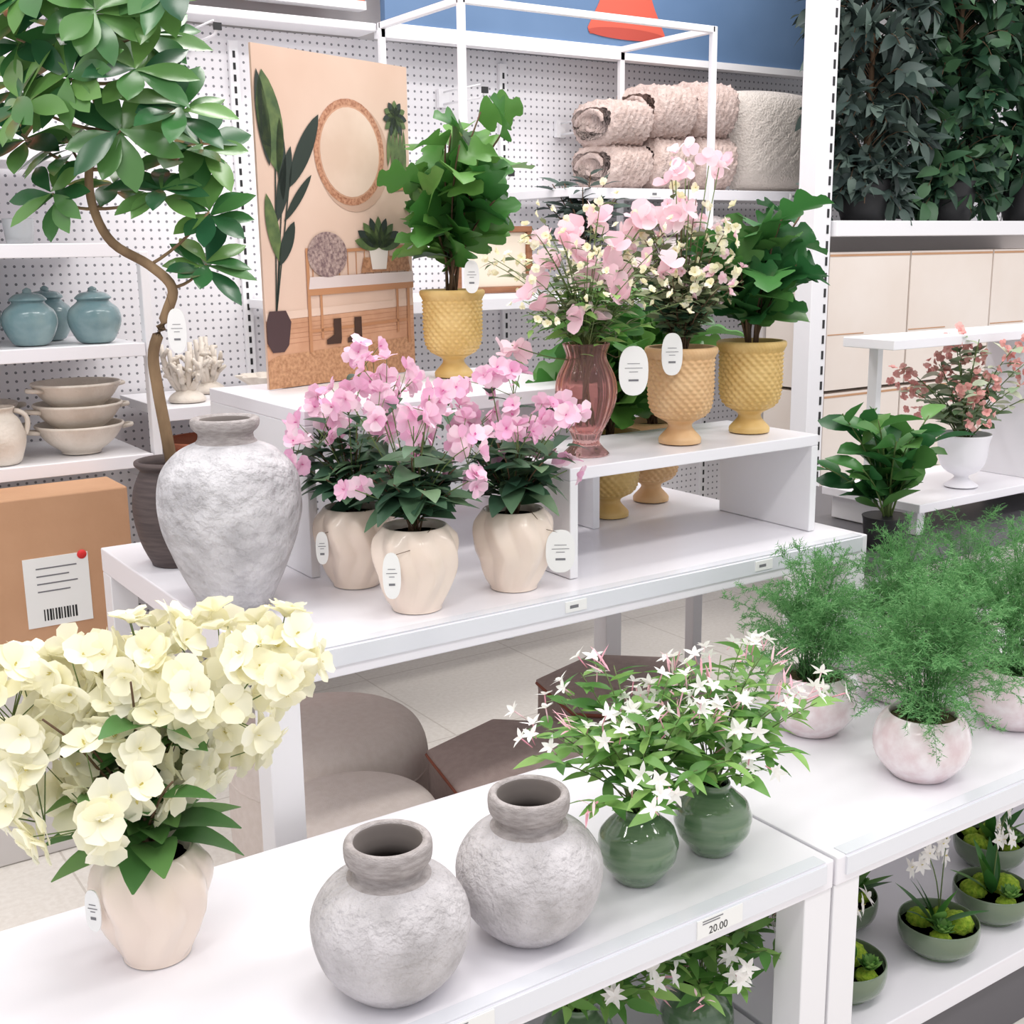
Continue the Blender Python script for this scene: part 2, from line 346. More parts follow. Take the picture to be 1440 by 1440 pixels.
# ---------------- plants
def grp(name,loc,parts,rot=0):
    e=empty(name,loc,rot)
    for nm,me,l in parts:place(me,nm,e,l)
    return e
b=B();tips=bush(b,(0,0,.14),.36,.15,16,5,.08,.05,g_wfl,bstem,'heart',start=.1,end=.75,sr=.0025,hmin=.6,bend=.35,upj=.4)
for k in range(10):
    a=k*.65+rnd.random()*.4;leaf(b,(.03*math.cos(a),.03*math.sin(a),.165+.03*rnd.random()),(math.cos(a),math.sin(a),rnd.uniform(-.1,.5)),(0,0,1),.095,.06,g_wfl,bend=.45,shape='heart',rows=7)
cl=[((-.11,.07,.34),.09),((.10,-.05,.38),.095),((.0,.0,.31),.10),((.02,.0,.41),.07),((-.07,-.05,.27),.09),((.09,.03,.28),.09),((-.15,.05,.39),.055),((.02,.09,.34),.085),((.15,-.09,.42),.065),((-.06,.03,.41),.05),((-.13,.0,.27),.06)]
for c,r in cl:
    for k in range(int(31*(r/.09)**2)+4):
        d=rdir(-.6,1);p=V(c)+d*r*rnd.uniform(.78,1.08);flower(b,p,(d+rdir()*.4),.030,rnd.choice((4,5,5)),creamfl,centr,cup=1.05,pw=1.05,bend=.15)
        if k%3==0:tube(b,[V(c)-V((0,0,.04)),p],.0012,.0008,stem,4)
me=b.mesh('cream_blooms')
e=grp('potted_cream_hydrangea',(.425,1.525,.552),[('pot',potm,(0,0,0)),('plant',me,(0,0,0))]);tag(e,(-.085,-.02,.10),.012,.03,-.9)
def pinkplant(seed):
    rnd.seed(seed);b=B();bush(b,(0,0,.14),.19,.10,17,7,.062,.042,g_dark,bstem,'heart',start=.25,hmin=.5,bend=.4,upj=.5)
    for k in range(14):
        a=k*.5+rnd.random()*.3;leaf(b,(.035*math.cos(a),.035*math.sin(a),.18+.04*rnd.random()),(math.cos(a),math.sin(a),rnd.uniform(-.1,.6)),(0,0,1),.075,.05,g_dark,bend=.5,shape='heart',rows=6)
    for k in range(11):
        a=k*2.4;rr=.12*math.sqrt((k+.5)/11);c=V((rr*math.cos(a),rr*math.sin(a),.14+rnd.uniform(.15,.32)*(1-1.3*rr)));tube(b,qpath((0,0,.14),(rr*.3*math.cos(a),rr*.3*math.sin(a),.26),c),.0016,.001,stem,5)
        for q in range(2):leaf(b,c-V((0,0,.035+.02*q)),rdir(-.2,.4),(0,0,1),.045,.028,g_dark,bend=.4,shape='heart')
        for j in range(4):
            d=rdir(-.5,1);p=c+d*rnd.uniform(.018,.045);dd=d+rdir()*.4;flower(b,p,dd,.023,rnd.choice((4,5,5)),pinkfl,pinkdk,cup=.95,pw=.95);tube(b,[c-V((0,0,.03)),p],.0008,.0007,stem,4)
        for j in range(2):
            d=rdir(-.9,.4);leaf(b,c+d*.03,d,(0,0,1),.014,.007,pinkfl,rows=3,shape='oval')
    for k in range(3):
        a=k*2.1+1;c=V((.115*math.cos(a),.115*math.sin(a),.23+.03*rnd.random()));tube(b,[(0,0,.18),c],.0012,.001,stem,4)
        for j in range(3):d=rdir(-.4,1);flower(b,c+d*.02,d,.021,5,pinkfl,pinkdk,cup=1.0)
    return b.mesh('pink_blooms')
for i,(x,y,r) in enumerate(((1.03,2.085,0),(1.045,1.87,1.1),(1.268,1.88,2.2))):
    e=grp('potted_pink_hydrangea',(x,y,.852),[('pot',potm,(0,0,0)),('plant',pinkplant(20+i),(0,0,0))])
    tag(e,((-.085,-.03,.09),(-.08,-.055,.085),(.05,-.085,.08))[i],(.012,.016,.028)[i],(.032,.042,.042)[i],-.55,string=(0,-.06,.16))
rnd.seed(3)
def figplant(seed,H,S,nst=12,nl=6,L=.13,W=.12,m=g_fig,lean=(0,0)):
    rnd.seed(seed);b=B();bush(b,(0,0,.19),H,S,nst,nl,L,W,m,bstem,'fig',start=.22,sr=.0035,hmin=.5,bend=.45,dome=.4,up=.75,jit=.6,upj=1.0,lean=lean);return b.mesh('fig_foliage')
f1=figplant(5,.50,.13,lean=(.12,-.05));f2=figplant(9,.42,.125,nst=13,nl=5,m=g_fig2,lean=(.1,0))
e=grp('potted_fig_plant',(1.53,2.52,1.192),[('pot',wy,(0,0,0)),('plant',f1,(0,0,0))]);tag(e,(.0,-.09,.24),.018,.038,-.55)
grp('potted_fig_plant',(1.99,1.975,1.077),[('pot',wy,(0,0,0)),('plant',f2,(0,0,0))])
f3=figplant(8,.34,.12)
grp('potted_fig_plant',(1.81,2.26,.852),[('pot',wy,(0,0,0)),('plant',f3,(0,0,0))],1.6)
grp('potted_fig_plant',(2.01,2.34,.852),[('pot',wt,(0,0,0)),('plant',f3,(0,0,0))],3.1)
rnd.seed(11);b=B();tips=bush(b,(0,0,.19),.38,.14,38,12,.036,.022,g_dust,bstem,'oval',start=.2,hmin=.4,sr=.0016,bend=.3,upj=.6)
bush(b,(0,0,.19),.24,.10,18,9,.042,.024,g_dark,bstem,'oval',start=.25,sr=.0016,upj=.6)
for k,(t,d) in enumerate(tips):
    for j in range(4):
        p=t+rdir()*.03;flower(b,p,rdir(-.2,1),.013,5,(yelfl if (k+j)%3 else palefl),centr,cup=.8,pw=.9)
for k in range(10):
    p=V((rnd.uniform(-.08,.08),rnd.uniform(-.06,.06),.19+rnd.uniform(.26,.41)))
    for j in range(3):flower(b,p+rdir()*.022,rdir(0,1),.024,3,palefl,None,cup=.8,pw=1.1)
    tube(b,[(0,0,.19),p],.0014,.001,stem,4)
e=grp('potted_blossom_plant',(1.76,1.955,1.077),[('pot',wt,(0,0,0)),('plant',b.mesh('blossom'),(0,0,0))]);tag(e,(-.075,-.055,.20),.022,.044,-.55)
b=B();pg=crp([(.002,0),(.044,0),(.046,.004),(.036,.014),(.027,.028),(.034,.048),(.052,.085),(.062,.125),(.058,.16),(.044,.19),(.04,.205),(.047,.226),(.045,.227),(.038,.205),(.041,.19),(.054,.16),(.058,.125),(.048,.085),(.03,.05),(.002,.042)],4)
lathe(b,pg,pinkg,120,fn=lambda t,z,r:r*(1+.035*math.cos(18*t)*(1 if z>.03 else .3)));gv=b.mesh('ribbed_glass')
rnd.seed(14);b=B()
for k in range(9):
    a=k*2.4;tube(b,[(.018*math.cos(a),.018*math.sin(a),.06),(.02*math.cos(a+2.6),.02*math.sin(a+2.6),.23)],.002,.002,stem,5)
tips=bush(b,(0,0,.21),.33,.22,42,8,.040,.012,g_dust,stem,'lance',start=.25,hmin=.35,sr=.0013,bend=.4,upj=.6)
bush(b,(0,0,.21),.2,.15,22,7,.05,.018,g_jas,stem,'lance',start=.3,hmin=.4,sr=.0014,bend=.4,upj=.6)
for t,d in tips:
    for j in range(3):flower(b,t+rdir()*.03,rdir(-.2,1),.010,5,yelfl,centr,cup=.8,pw=.9)
cs=[(-.02,-.02,.34),(.0,.02,.40),(.05,-.03,.37),(-.07,.04,.33),(-.12,.02,.28),(.02,-.07,.30),(.08,.0,.34),(-.05,-.09,.25),(.12,.0,.43),(.17,.0,.45),(.20,-.03,.43),(-.15,.05,.20),(.03,-.02,.43),(.13,-.07,.36),(-.09,-.02,.38),(.04,.07,.33)]
for c in cs:
    c=V(c)+V((0,0,.03));tube(b,qpath((0,0,.2),(c.x*.3,c.y*.3,c.z*.8),c),.0016,.001,stem,4)
    for j in range(3):flower(b,c+rdir()*.028,(rdir(-.1,1)+V((-.2,-.4,0))),.034,3,palefl,None,cup=.85,pw=1.15,bend=.1)
    for j in range(3):leaf(b,c-V((0,0,.03+.02*j)),rdir(-.3,.5),(0,0,1),.032,.012,g_jas)
e=grp('flower_bouquet_in_glass_vase',(1.51,1.965,1.077),[('vase',gv,(0,0,0)),('flowers',b.mesh('sweet_peas'),(0,0,0))]);tag(e,(.055,-.085,.175),.030,.05,-.55,string=(.0,-.04,.22))
# jasmine
pgn=crp([(.002,0),(.03,0),(.036,.004),(.055,.03),(.062,.055),(.056,.08),(.036,.1),(.026,.108),(.027,.116),(.024,.117),(.022,.108),(.03,.1)],5)
b=B();lathe(b,pgn,greeng,64,fn=lambda t,z,r:r*(1+.012*math.sin(z*260+2*math.sin(t))));lathe(b,[(.001,.103),(.03,.103)],soil,20);gj=b.mesh('green_glass_vase')
def jasmine(seed,H=.23,S=.175,lean=(0,0)):
    rnd.seed(seed);b=B();tips=bush(b,(0,0,.105),H,S,31,9,.054,.019,g_jas,stem,'lance',start=.42,hmin=.5,sr=.0014,bend=.3,dome=.38,upj=.6,lean=lean)
    for k,(t,d) in enumerate(tips):
        if k%2==0:
            for j in range(3):
                p=t+rdir(0,1)*.032;dd=(p-V((0,0,.1))).normalized()+rdir()*.6;flower(b,p,dd,.019,5,whitefl,None,cup=1.15,pw=.42,shape='lance',bend=.15);tube(b,[p-dd.normalized()*.022,p],.0009,.0012,budm,4)
        elif k%4==1:
            for j in range(5):
                d2=(d+rdir()*.7).normalized();q=t+rdir()*.01;leaf(b,q,d2,(0,0,1),.034,.0045,budm,bend=.1,rows=3)
    return b.mesh('jasmine')
j1=jasmine(31,lean=(.0,.1));j2=jasmine(32,lean=(.25,.05))
grp('potted_jasmine',(1.095,1.295,.552),[('vase',gj,(0,0,0)),('plant',j1,(0,0,0))])
grp('potted_jasmine',(1.25,1.295,.552),[('vase',gj,(0,0,0)),('plant',j2,(0,0,0))])
j3=jasmine(33,H=.19,S=.17)
for x,y,r in((1.06,1.40,2),(1.26,1.33,3.4)):
    e=grp('potted_jasmine',(x,y,.172),[('vase',gj,(0,0,0)),('plant',j3,(0,0,0))],r)
# ferns
pp=crp([(.002,0),(.045,0),(.055,.005),(.08,.035),(.086,.065),(.078,.098),(.064,.115),(.06,.118),(.057,.112),(.058,.104)],4)
b=B();lathe(b,pp,pinkp,64);lathe(b,[(.001,.106),(.058,.106)],soil,20);pm=b.mesh('blush_pot')
def fern(seed,R=.17,H=.30,nf=110):
    rnd.seed(seed);b=B()
    for i in range(nf):
        a=i*2.39996;rr=math.sqrt((i+.5)/nf);h=H*(rnd.uniform(.5,1.15))*(1-.5*rr**3)
        S=R*rr*rnd.uniform(.75,1.35);droop=.12*rr*rnd.random();P=qpath((rnd.uniform(-.03,.03),rnd.uniform(-.03,.03),.1),(S*.45*math.cos(a),S*.45*math.sin(a),.12+h*.85),(S*math.cos(a),S*math.sin(a),.1+h-droop),8)
        tube(b,P,.001,.0004,g_fern,3)
        vs=[];fs=[]
        for k in range(24):
            t=.32+.68*k/24;q=t*8;j=min(int(q),7);p=P[j].lerp(P[j+1],q-j);tg=(P[j+1]-P[j]).normalized();br=(tg*.8+rdir()).normalized();bl=.040*(1.2-t*.8)
            for u in range(5):
                o=p+br*bl*(u+.5)/5
                for w in(0,1):
                    dd=(br*.7+rdir()*.9).normalized();s=dd.orthogonal().normalized()*.0008;n=len(vs);vs+=[o-s,o+s,o+dd*.010];fs.append((n,n+1,n+2))
            n=len(vs);s=br.orthogonal().normalized()*.0006;vs+=[p-s,p+s,p+br*bl];fs.append((n,n+1,n+2))
        b.add(vs,fs,g_fern,False)
    return b.mesh('fern_fronds')
fm=fern(41);fm2=fern(42,.15,.27,85)
for x,y,z,m,r in((1.755,1.285,.552,fm,0),(1.75,1.54,.552,fm2,1),(2.10,1.33,.552,fm,2),(2.25,1.56,.552,fm2,3),(2.03,1.56,.552,fm2,4)):
    grp('potted_fern',(x,y,z),[('pot',pm,(0,0,0)),('plant',m,(0,0,0))],r)
pbw=crp([(.002,0),(.045,0),(.05,.004),(.07,.022),(.076,.045),(.075,.062),(.072,.063),(.071,.045),(.065,.028),(.03,.02)],4)
def bowl(seed):
    rnd.seed(seed);b=B();lathe(b,pbw,bowlg,56);lathe(b,[(.001,.045),(.071,.045)],soil,24)
    for c,r in(((.03,-.02,.052),.030),((-.035,-.03,.048),.020),((-.01,.035,.050),.026),((.045,.025,.046),.018)):
        lathe(b,[(max(.0004,r*math.sin(math.pi*i/10)),-r*.8*math.cos(math.pi*i/10)) for i in range(11)],g_moss,24,fn=lambda t,z,rr:rr*(1+.1*math.sin(7*t+z*300)),c=c)
    for k in range(8):
        d=rdir(.6,.97);leaf(b,(-.01,0,.05),d,(0,0,1),.11,.026,g_fig,bend=.15,rows=6)
    for k in range(30):
        a=k*2.4;e_=.3+k*.04;leaf(b,(-.035,-.035,.062),(math.cos(a),math.sin(a),e_),(0,0,1),.028,.014,g_jas,bend=-.2,rows=3,shape='oval')
    for s in range(2):
        top=V((rnd.uniform(-.03,.04),rnd.uniform(-.02,.03),.21));P=qpath((0,0,.05),(0,0,.15),top);tube(b,P,.0015,.001,stem,5)
        for k in range(4):flower(b,top+V((rnd.uniform(-.03,.03),rnd.uniform(-.02,.02),-k*.014)),(rnd.uniform(-.6,.3),-1,.3),.022,6,whitefl,centr,cup=1.2,pw=.45,shape='lance')
    return b.mesh('succulent_bowl')
b1=bowl(51);b2=bowl(52)
for x,y,m,r in((1.58,1.29,b2,1),(1.83,1.275,b1,0),(2.02,1.29,b2,.5),(1.75,1.45,b1,2),(2.2,1.42,b1,1)):place(m,'succulent_bowl',None,(x,y,.172),r)
# ---------------- tree
b=B();pbr=crp([(.002,0),(.05,0),(.056,.005),(.075,.05),(.086,.11),(.082,.16),(.068,.195),(.066,.203),(.076,.212),(.076,.22),(.068,.221),(.062,.205),(.065,.19)],4)
lathe(b,pbr,brownp,56);lathe(b,[(.001,.195),(.064,.195)],soil,20);e=empty('potted_rubber_tree',(.80,2.465,.852));b.obj('pot',e)
Rv=V((.83,-.56,0));Fv=V((.56,.83,0))
def tp(u,v,dep=0):
    r=(u-245+.07*(655-v))*.00148;return Rv*r+Fv*dep+V((0,0,.2+(655-v)*.0015))
b=B()
trunk=[tp(248,665),tp(236,600),tp(225,540),tp(220,490),tp(238,440),tp(246,405),tp(215,375),tp(165,345),tp(140,300),tp(135,250),tp(150,200),tp(140,140),tp(110,90),tp(100,40),tp(110,-20)]
tube(b,cr([tuple(x) for x in trunk],5),.013,.006,bark,10)
whs=[(30,80,.05),(75,25,-.04),(140,10,.0),(225,30,.03),(60,165,-.05),(205,130,-.03),(262,175,-.02),(190,205,-.06),(232,280,.0),(290,305,.04),(85,280,.0),(15,130,.1),(110,70,.08),(250,20,-.05),(0,30,0),(288,375,.03),(150,270,.08),(35,30,.1),(160,60,-.06),(240,225,.08),(100,215,.04),(195,75,.08),(125,140,-.05),(270,215,.1),(30,200,.06)]
for u,v,dp in whs:
    c=tp(u,v,dp);src=min([V(x) for x in trunk[5:]],key=lambda q:(q-c).length+max(0,(q.z-c.z))*2)
    tube(b,qpath(src,(src+c)/2-V((0,0,.02)),c),.004,.0025,bark,6);ax=((c-src).normalized()*.35+V((0,0,.7))-Fv*.75+rdir()*.35).normalized()
    a=ax.orthogonal().normalized();cc=ax.cross(a);n=rnd.randint(9,12)
    sz=.8 if v>250 else 1
    for k in range(n):
        th=k*2.4;el=rnd.uniform(-.05,.45);d=(a*math.cos(th)+cc*math.sin(th)+ax*el).normalized()
        leaf(b,c+ax*rnd.uniform(-.02,.01),d,ax,rnd.uniform(.095,.135)*sz,rnd.uniform(.044,.056)*sz,g_tree,bend=rnd.uniform(.05,.3),fold=.2,shape='obov',rows=7)
b.obj('trunk_and_foliage',e);tag(e,tuple(tp(258,462,-.03)),.019,.045,-.55,string=tuple(tp(240,410,-.015)))
# ---------------- poster
W,Hh=.494,.737
P=lambda n,c,c2=None,**k:mat('print_'+n,c,.55,c2=c2,**k)
b=B();box(b,0,W,0,.006,0,Hh,P('wall_peach',(216,184,164),(228,200,182),vs=2.2))
def pr(pts,lay,m):poly(b,[(u*W,v*Hh) for u,v in pts],-.0004*lay,m)
def pe(cu,cv,ru,rv,lay,m):pr(ell(cu,cv,ru,rv),lay,m)
pr([(0,0),(1,0),(1,.23),(0,.21)],1,P('floor_orange',(196,146,114),(216,168,136),vs=12))
pr([(0,.205),(1,.225),(1,.25),(0,.23)],2,P('skirting',(226,198,180)))
for k in range(6):pr([(0,.13+.015*k),(1,.15+.015*k),(1,.151+.015*k),(0,.131+.015*k)],2,P('floor_seam',(176,122,92)))
pr([(0,0),(1,0),(1,.12),(.06,.10),(0,.085)],3,P('jute_rug',(172,124,90),(206,158,120),vs=120))
dk=P('dark_leaf',(46,56,50));lg=P('leaf',(104,122,72),(66,88,54),vs=30);wd=P('bench_wood',(190,136,98));cu_=P('cushion',(222,206,202))
pe(.605,.70,.245,.168,2,P('mirror_shadow',(200,166,146)))
pe(.58,.715,.235,.163,3,P('mirror_frame',(160,106,80),(204,152,122),vs=150));pe(.58,.715,.205,.142,4,P('mirror_frame_inner',(206,158,130)));pe(.58,.715,.197,.137,5,P('mirror_glass',(232,208,190),(216,188,168),vs=5))
def pl(u0,v0,u1,v1,w,m,lay):
    du,dv=(u1-u0),(v1-v0);l=math.hypot(du*W,dv*Hh);nu,nv=-dv*Hh/l/W*w,du*W/l/Hh*w;pts=[]
    for s in(1,-1):
        for k in(range(0,11) if s>0 else range(10,-1,-1)):
            t=k/10;q=math.sin(math.pi*t)**.7 if 0<t<1 else 0.02;pts.append((min(1,max(0,u0+du*t+nu*q*s)),v0+dv*t+nv*q*s))
    pr(pts,lay,m)
for (u0,v0,u1,v1,w,m) in((.12,.64,.05,.93,.036,lg),(.07,.66,.02,.93,.018,dk),(.1,.5,.2,.72,.018,dk),(.18,.6,.38,.82,.022,dk),(.14,.5,.32,.64,.011,dk),(.10,.38,.04,.58,.018,lg),(.1,.37,.2,.5,.017,dk),(.14,.56,.14,.8,.014,dk)):
    pl(u0,v0,u1,v1,w,m,6)
for u1,v1 in((.1,.66),(.14,.62),(.18,.62),(.1,.4)):pr([(.06,.22),(.067,.22),(u1+.008,v1),(u1,v1)],5,dk)
pr([(.02,.235),(.12,.235),(.15,.2),(.13,.13),(.1,.11),(.03,.11),(0,.14),(0,.2)],7,P('pot_plum',(76,56,58)))
for u in(.26,.95):pr([(u,.1),(u+.02,.1),(u+.02,.42),(u,.42)],6,wd)
for u in(.34,.87):pr([(u,.14),(u+.016,.14),(u+.016,.3),(u,.3)],5,wd)
pr([(.26,.16),(.96,.175),(.96,.185),(.26,.17)],5,wd)
pr([(.26,.275),(1,.285),(1,.305),(.26,.295)],7,wd);pr([(.27,.295),(1,.305),(1,.34),(.28,.332)],7,cu_)
pr([(.26,.40),(1,.42),(1,.43),(.26,.41)],5,wd)
for k in range(12):pr([(.3+k*.058,.33),(.306+k*.058,.33),(.306+k*.058,.415),(.3+k*.058,.415)],4,wd)
pe(.4,.4,.13,.07,8,P('pillow',(120,96,98),(184,160,152),vs=160))
pr([(.62,.34),(.98,.345),(.96,.395),(.64,.388)],8,P('tray',(190,140,104),(150,104,74),vs=140))
pr([(.70,.35),(.8,.35),(.82,.42),(.68,.42)],9,P('pot_white',(230,220,212)))
for a in range(9):pl(.75,.42,.75+.17*math.cos(.2+a*.34),.42+.10*math.sin(.2+a*.34),.014,dk if a%2 else lg,10)
for u in(.42,.56):
    bt=P('boot',(70,48,40));pr([(u,.2),(u+.05,.2),(u+.05,.135),(u+.045,.12),(u-.05,.12),(u-.05,.135),(u,.15)],9,bt)
pr([(.84,.6),(1,.61),(1,.62),(.84,.612)],5,wd);pe(.93,.65,.04,.028,6,P('pot_white',(230,220,212)))
for a in range(12):pl(.9,.84,.9+.085*math.cos(a*.53),.83+.06*math.sin(a*.53),.01,lg if a%2 else dk,6)
for a in range(5):pl(.86+a*.025,.8,.84+a*.03,.68-.012*a,.007,lg,6)
box(b,.1*W,.9*W,.006,.05,0,.004,white)
b.obj('interior_photo_poster',None,(1.06,2.545,1.192),math.atan2(.161,.467))
# ---------------- shelf goods
tj=crp([(.002,0),(.035,0),(.05,.015),(.064,.05),(.06,.08),(.042,.098),(.038,.104),(.044,.11),(.03,.122),(.012,.126),(.01,.133),(.002,.138)],4)
b=B();lathe(b,tj,teal,40);tjm=b.mesh('teal_jar')
tv=crp([(.002,0),(.045,0),(.065,.04),(.07,.09),(.055,.14),(.038,.165),(.044,.19),(.04,.19),(.034,.165)],4)
b=B();lathe(b,tv,teal,40);tvm=b.mesh('teal_vase')
for x,y in((.92,3.40),(.755,3.42),(.84,3.59),(.65,3.6)):place(tjm,'teal_lidded_jar',None,(x,y,1.257),scale=1.1)
place(tvm,'teal_vase',None,(.56,3.42,1.257));place(tvm,'teal_vase',None,(.38,3.44,1.257))
bw=crp([(.002,0),(.05,0),(.055,.008),(.09,.035),(.115,.07),(.12,.078),(.113,.08),(.085,.04),(.002,.012)],4)
b=B();lathe(b,bw,stone,48)
for s in(-1,1):tube(b,[(s*.112,-.02,.065),(s*.14,-.015,.068),(s*.145,0,.068),(s*.14,.015,.068),(s*.112,.02,.065)],.006,.006,stone,8)
bwm=b.mesh('stone_bowl')
for x,y,k in((.865,3.44,3),(.62,3.6,2)):
    for i in range(k):place(bwm,'stoneware_bowl',None,(x,y,.952+i*.058),.15*i)
jg=crp([(.002,0),(.045,0),(.06,.03),(.068,.07),(.055,.115),(.04,.135),(.046,.15),(.042,.15),(.034,.13)],4)
b=B();lathe(b,jg,stone,40)
for s in(-1,1):tube(b,qpath((s*.06,0,.06),(s*.1,0,.13),(s*.042,0,.14),8),.007,.007,stone,8)
jgm=b.mesh('jug')
place(jgm,'stoneware_jug',None,(.64,3.38,.952));place(jgm,'stoneware_jug',None,(.43,3.38,.952))
for i,x in enumerate((.75,.6,.45)):
    b=B();lathe(b,crp([(.002,0),(.03,0),(.035,.01),(.04,.06),(.038,.06),(.03,.01)],3),mat('clear_tumbler',(225,228,230),.1,trans=.6),28);b.obj('glass_tumbler',None,(x,3.42,1.522))
rnd.seed(61)
def coral(n,h):
    b=B();lathe(b,crp([(.002,0),(.05,0),(.05,.015),(.03,.03),(.002,.04)],3),stone,24)
    for k in range(n):
        a=k*2.4;r=.075*math.sqrt((k+.5)/n);top=V((r*math.cos(a),r*math.sin(a)*.6,h*rnd.uniform(.6,1)))
        Q=qpath((0,0,.02),(r*.9*math.cos(a),r*.5*math.sin(a),h*.3),top,6);tube(b,Q,.012,.007,stone,8)
        for j in(3,4,5):tube(b,[Q[j],Q[j]+rdir(0,1)*.035],.008,.005,stone,7)
    return b.mesh('coral')
cm=coral(12,.17)
place(cm,'coral_sculpture',None,(1.17,3.42,1.072));place(cm,'coral_sculpture',None,(1.3,3.6,1.072),1)
b=B();lathe(b,crp([(.002,0),(.03,0),(.04,.02),(.08,.055),(.085,.06),(.075,.058),(.03,.025),(.002,.02)],4),stone,72,fn=lambda t,z,r:r*(1+.13*math.cos(9*t)*min(1,z/.05)));b.obj('scalloped_shell_bowl',None,(1.42,3.42,1.072))
shelf(1.07,1.5,3.2,3.73,.86)
b=B();lathe(b,crp([(.002,0),(.1,0),(.11,.01),(.13,.04),(.135,.05),(.128,.05),(.12,.04),(.002,.015)],4),terra,40);tpm=b.mesh('terracotta_tray')
place(tpm,'terracotta_planter',None,(1.22,3.38,.862));place(tpm,'terracotta_planter',None,(1.22,3.38,.915))
b=B()
for x0,x1,z0,z1 in((0,.3,0,.02),(0,.3,.2,.22),(0,.02,.02,.2),(.28,.3,.02,.2)):box(b,x0,x1,0,.025,z0,z1,wood)
box(b,.02,.28,.012,.02,.02,.2,mat('print_cream',(222,208,190),.6));b.obj('wooden_picture_frame',None,(2.12,3.45,1.347),bevel=.002)
rnd.seed(71);b=B();lathe(b,crp([(.002,0),(.05,0),(.06,.1),(.062,.11),(.055,.11)],3),stone,32);lathe(b,[(.001,.1),(.055,.1)],soil,20);bush(b,(0,0,.1),.33,.15,18,10,.085,.03,g_far,bstem,'lance',start=.2,hmin=.5,sr=.003,upj=.6);b.obj('potted_olive_plant',None,(2.6,3.40,1.347))
# throws and pillow
knit=mat('knit_throw',(194,172,164),.95,c2=(212,192,185),vs=40,bump=1.0,bs=80)
def roll(name,loc,w,h,d,n=3,m=None):
    b=B()
    for k in range(n):
        z0=k*h/n;r=h/n/2;N=36;M=48;vs=[];fs=[]
        for i in range(N+1):
            x=-w/2+w*i/N;ed=max(.02,min(1,(1-abs(2*i/N-1))*4))**.5
            for j in range(M):
                th=2*math.pi*j/M;cable=1+.045*math.cos(x*260)*math.cos(th*12)+.03*math.cos(th*24+x*90)
                vs.append((x+.01*math.sin(th*2),-d/2*math.copysign(abs(math.cos(th))**.7,math.cos(th))*(.75+.25*ed)*cable,z0+r+r*1.08*math.copysign(abs(math.sin(th))**.85,math.sin(th))*(.62+.38*ed)*cable))
        for i in range(N):
            for j in range(M):fs.append((i*M+j,(i+1)*M+j,(i+1)*M+(j+1)%M,i*M+(j+1)%M))
        fs+=[tuple(range(M))[::-1],tuple(N*M+j for j in range(M))];b.add(vs,fs,m or knit)
        for s in(-1,1):tube(b,[(s*(w/2-.004),d*.35*math.cos(q*.5)*(1-q/18),z0+r+r*.7*math.sin(q*.5)*(1-q/18)) for q in range(15)],.012,.008,m or knit,6)
    return b.obj(name,None,loc)
roll('folded_knit_throw',(2.83,3.53,1.695),.19,.30,.27,2);roll('folded_knit_throw',(3.03,3.53,1.695),.20,.36,.28,2);roll('folded_knit_throw',(3.235,3.53,1.695),.20,.38,.28,2)
b=B();vs=[];fs=[];N=24
for s in(1,-1):
    o=len(vs)
    for i in range(N+1):
        for j in range(N+1):
            u=2*i/N-1;v=2*j/N-1;t=.085*((1-u**4)*(1-v**4))**.5*(1+.06*math.cos(u*22)*math.cos(v*22))
            vs.append((u*.23*(1-.06*v*v),-s*t,.19+v*.19*(1-.06*u*u)))
    for i in range(N):
        for j in range(N):
            q=(o+i*(N+1)+j,o+(i+1)*(N+1)+j,o+(i+1)*(N+1)+j+1,o+i*(N+1)+j+1);fs.append(q if s>0 else q[::-1])
b.add(vs,fs,mat('cream_pillow',(226,216,208),.9,bump=.8,bs=110));b.obj('textured_pillow',None,(3.60,3.5,1.695))
roll('folded_throw',(3.1,3.5,1.305),.3,.3,.3,4,mat('grey_pink_textile',(206,194,194),.95,c2=(218,208,208),vs=20,bump=.3))
# ---------------- right gondola
e=empty('shelving_unit');b=B();box(b,3.29,3.375,2.98,3.06,0.001,2.9,white);box(b,5.2,5.28,2.98,3.06,0.001,2.9,white)
b.obj('uprights',e,bevel=.003);b=B();z=.1
while z<2.85:
    box(b,3.352,3.362,2.978,2.981,z,z+.03,black);z+=.055
b.obj('slots',e)
b=B();box(b,3.385,5.2,2.96,3.30,1.52,1.575,white);box(b,3.385,5.2,2.98,3.30,.46,.5,white);b.obj('boards',e,bevel=.003)
b=B();box(b,3.39,5.2,3.31,3.33,.3,1.52,mat('back_panel',(214,208,206),.8));b.obj('back_panel',e)
for i,(x,z,w,h) in enumerate(((3.40,.502,.42,.46),(3.83,.502,.5,.46),(4.34,.502,.5,.46),(3.40,.97,.44,.5),(3.85,.97,.5,.5),(4.36,.97,.5,.5))):
    b=B();box(b,x,x+w,3.0,3.3,z,z+h-.005,cartonw);box(b,x-.0005,x+w+.0005,2.9985,2.9995,z+h-.02,z+h-.012,card);box(b,x+.003,x+w*.45,2.9985,2.9995,z+h*.4,z+h*.4+.004,card);b.obj('cream_carton',bevel=.004)
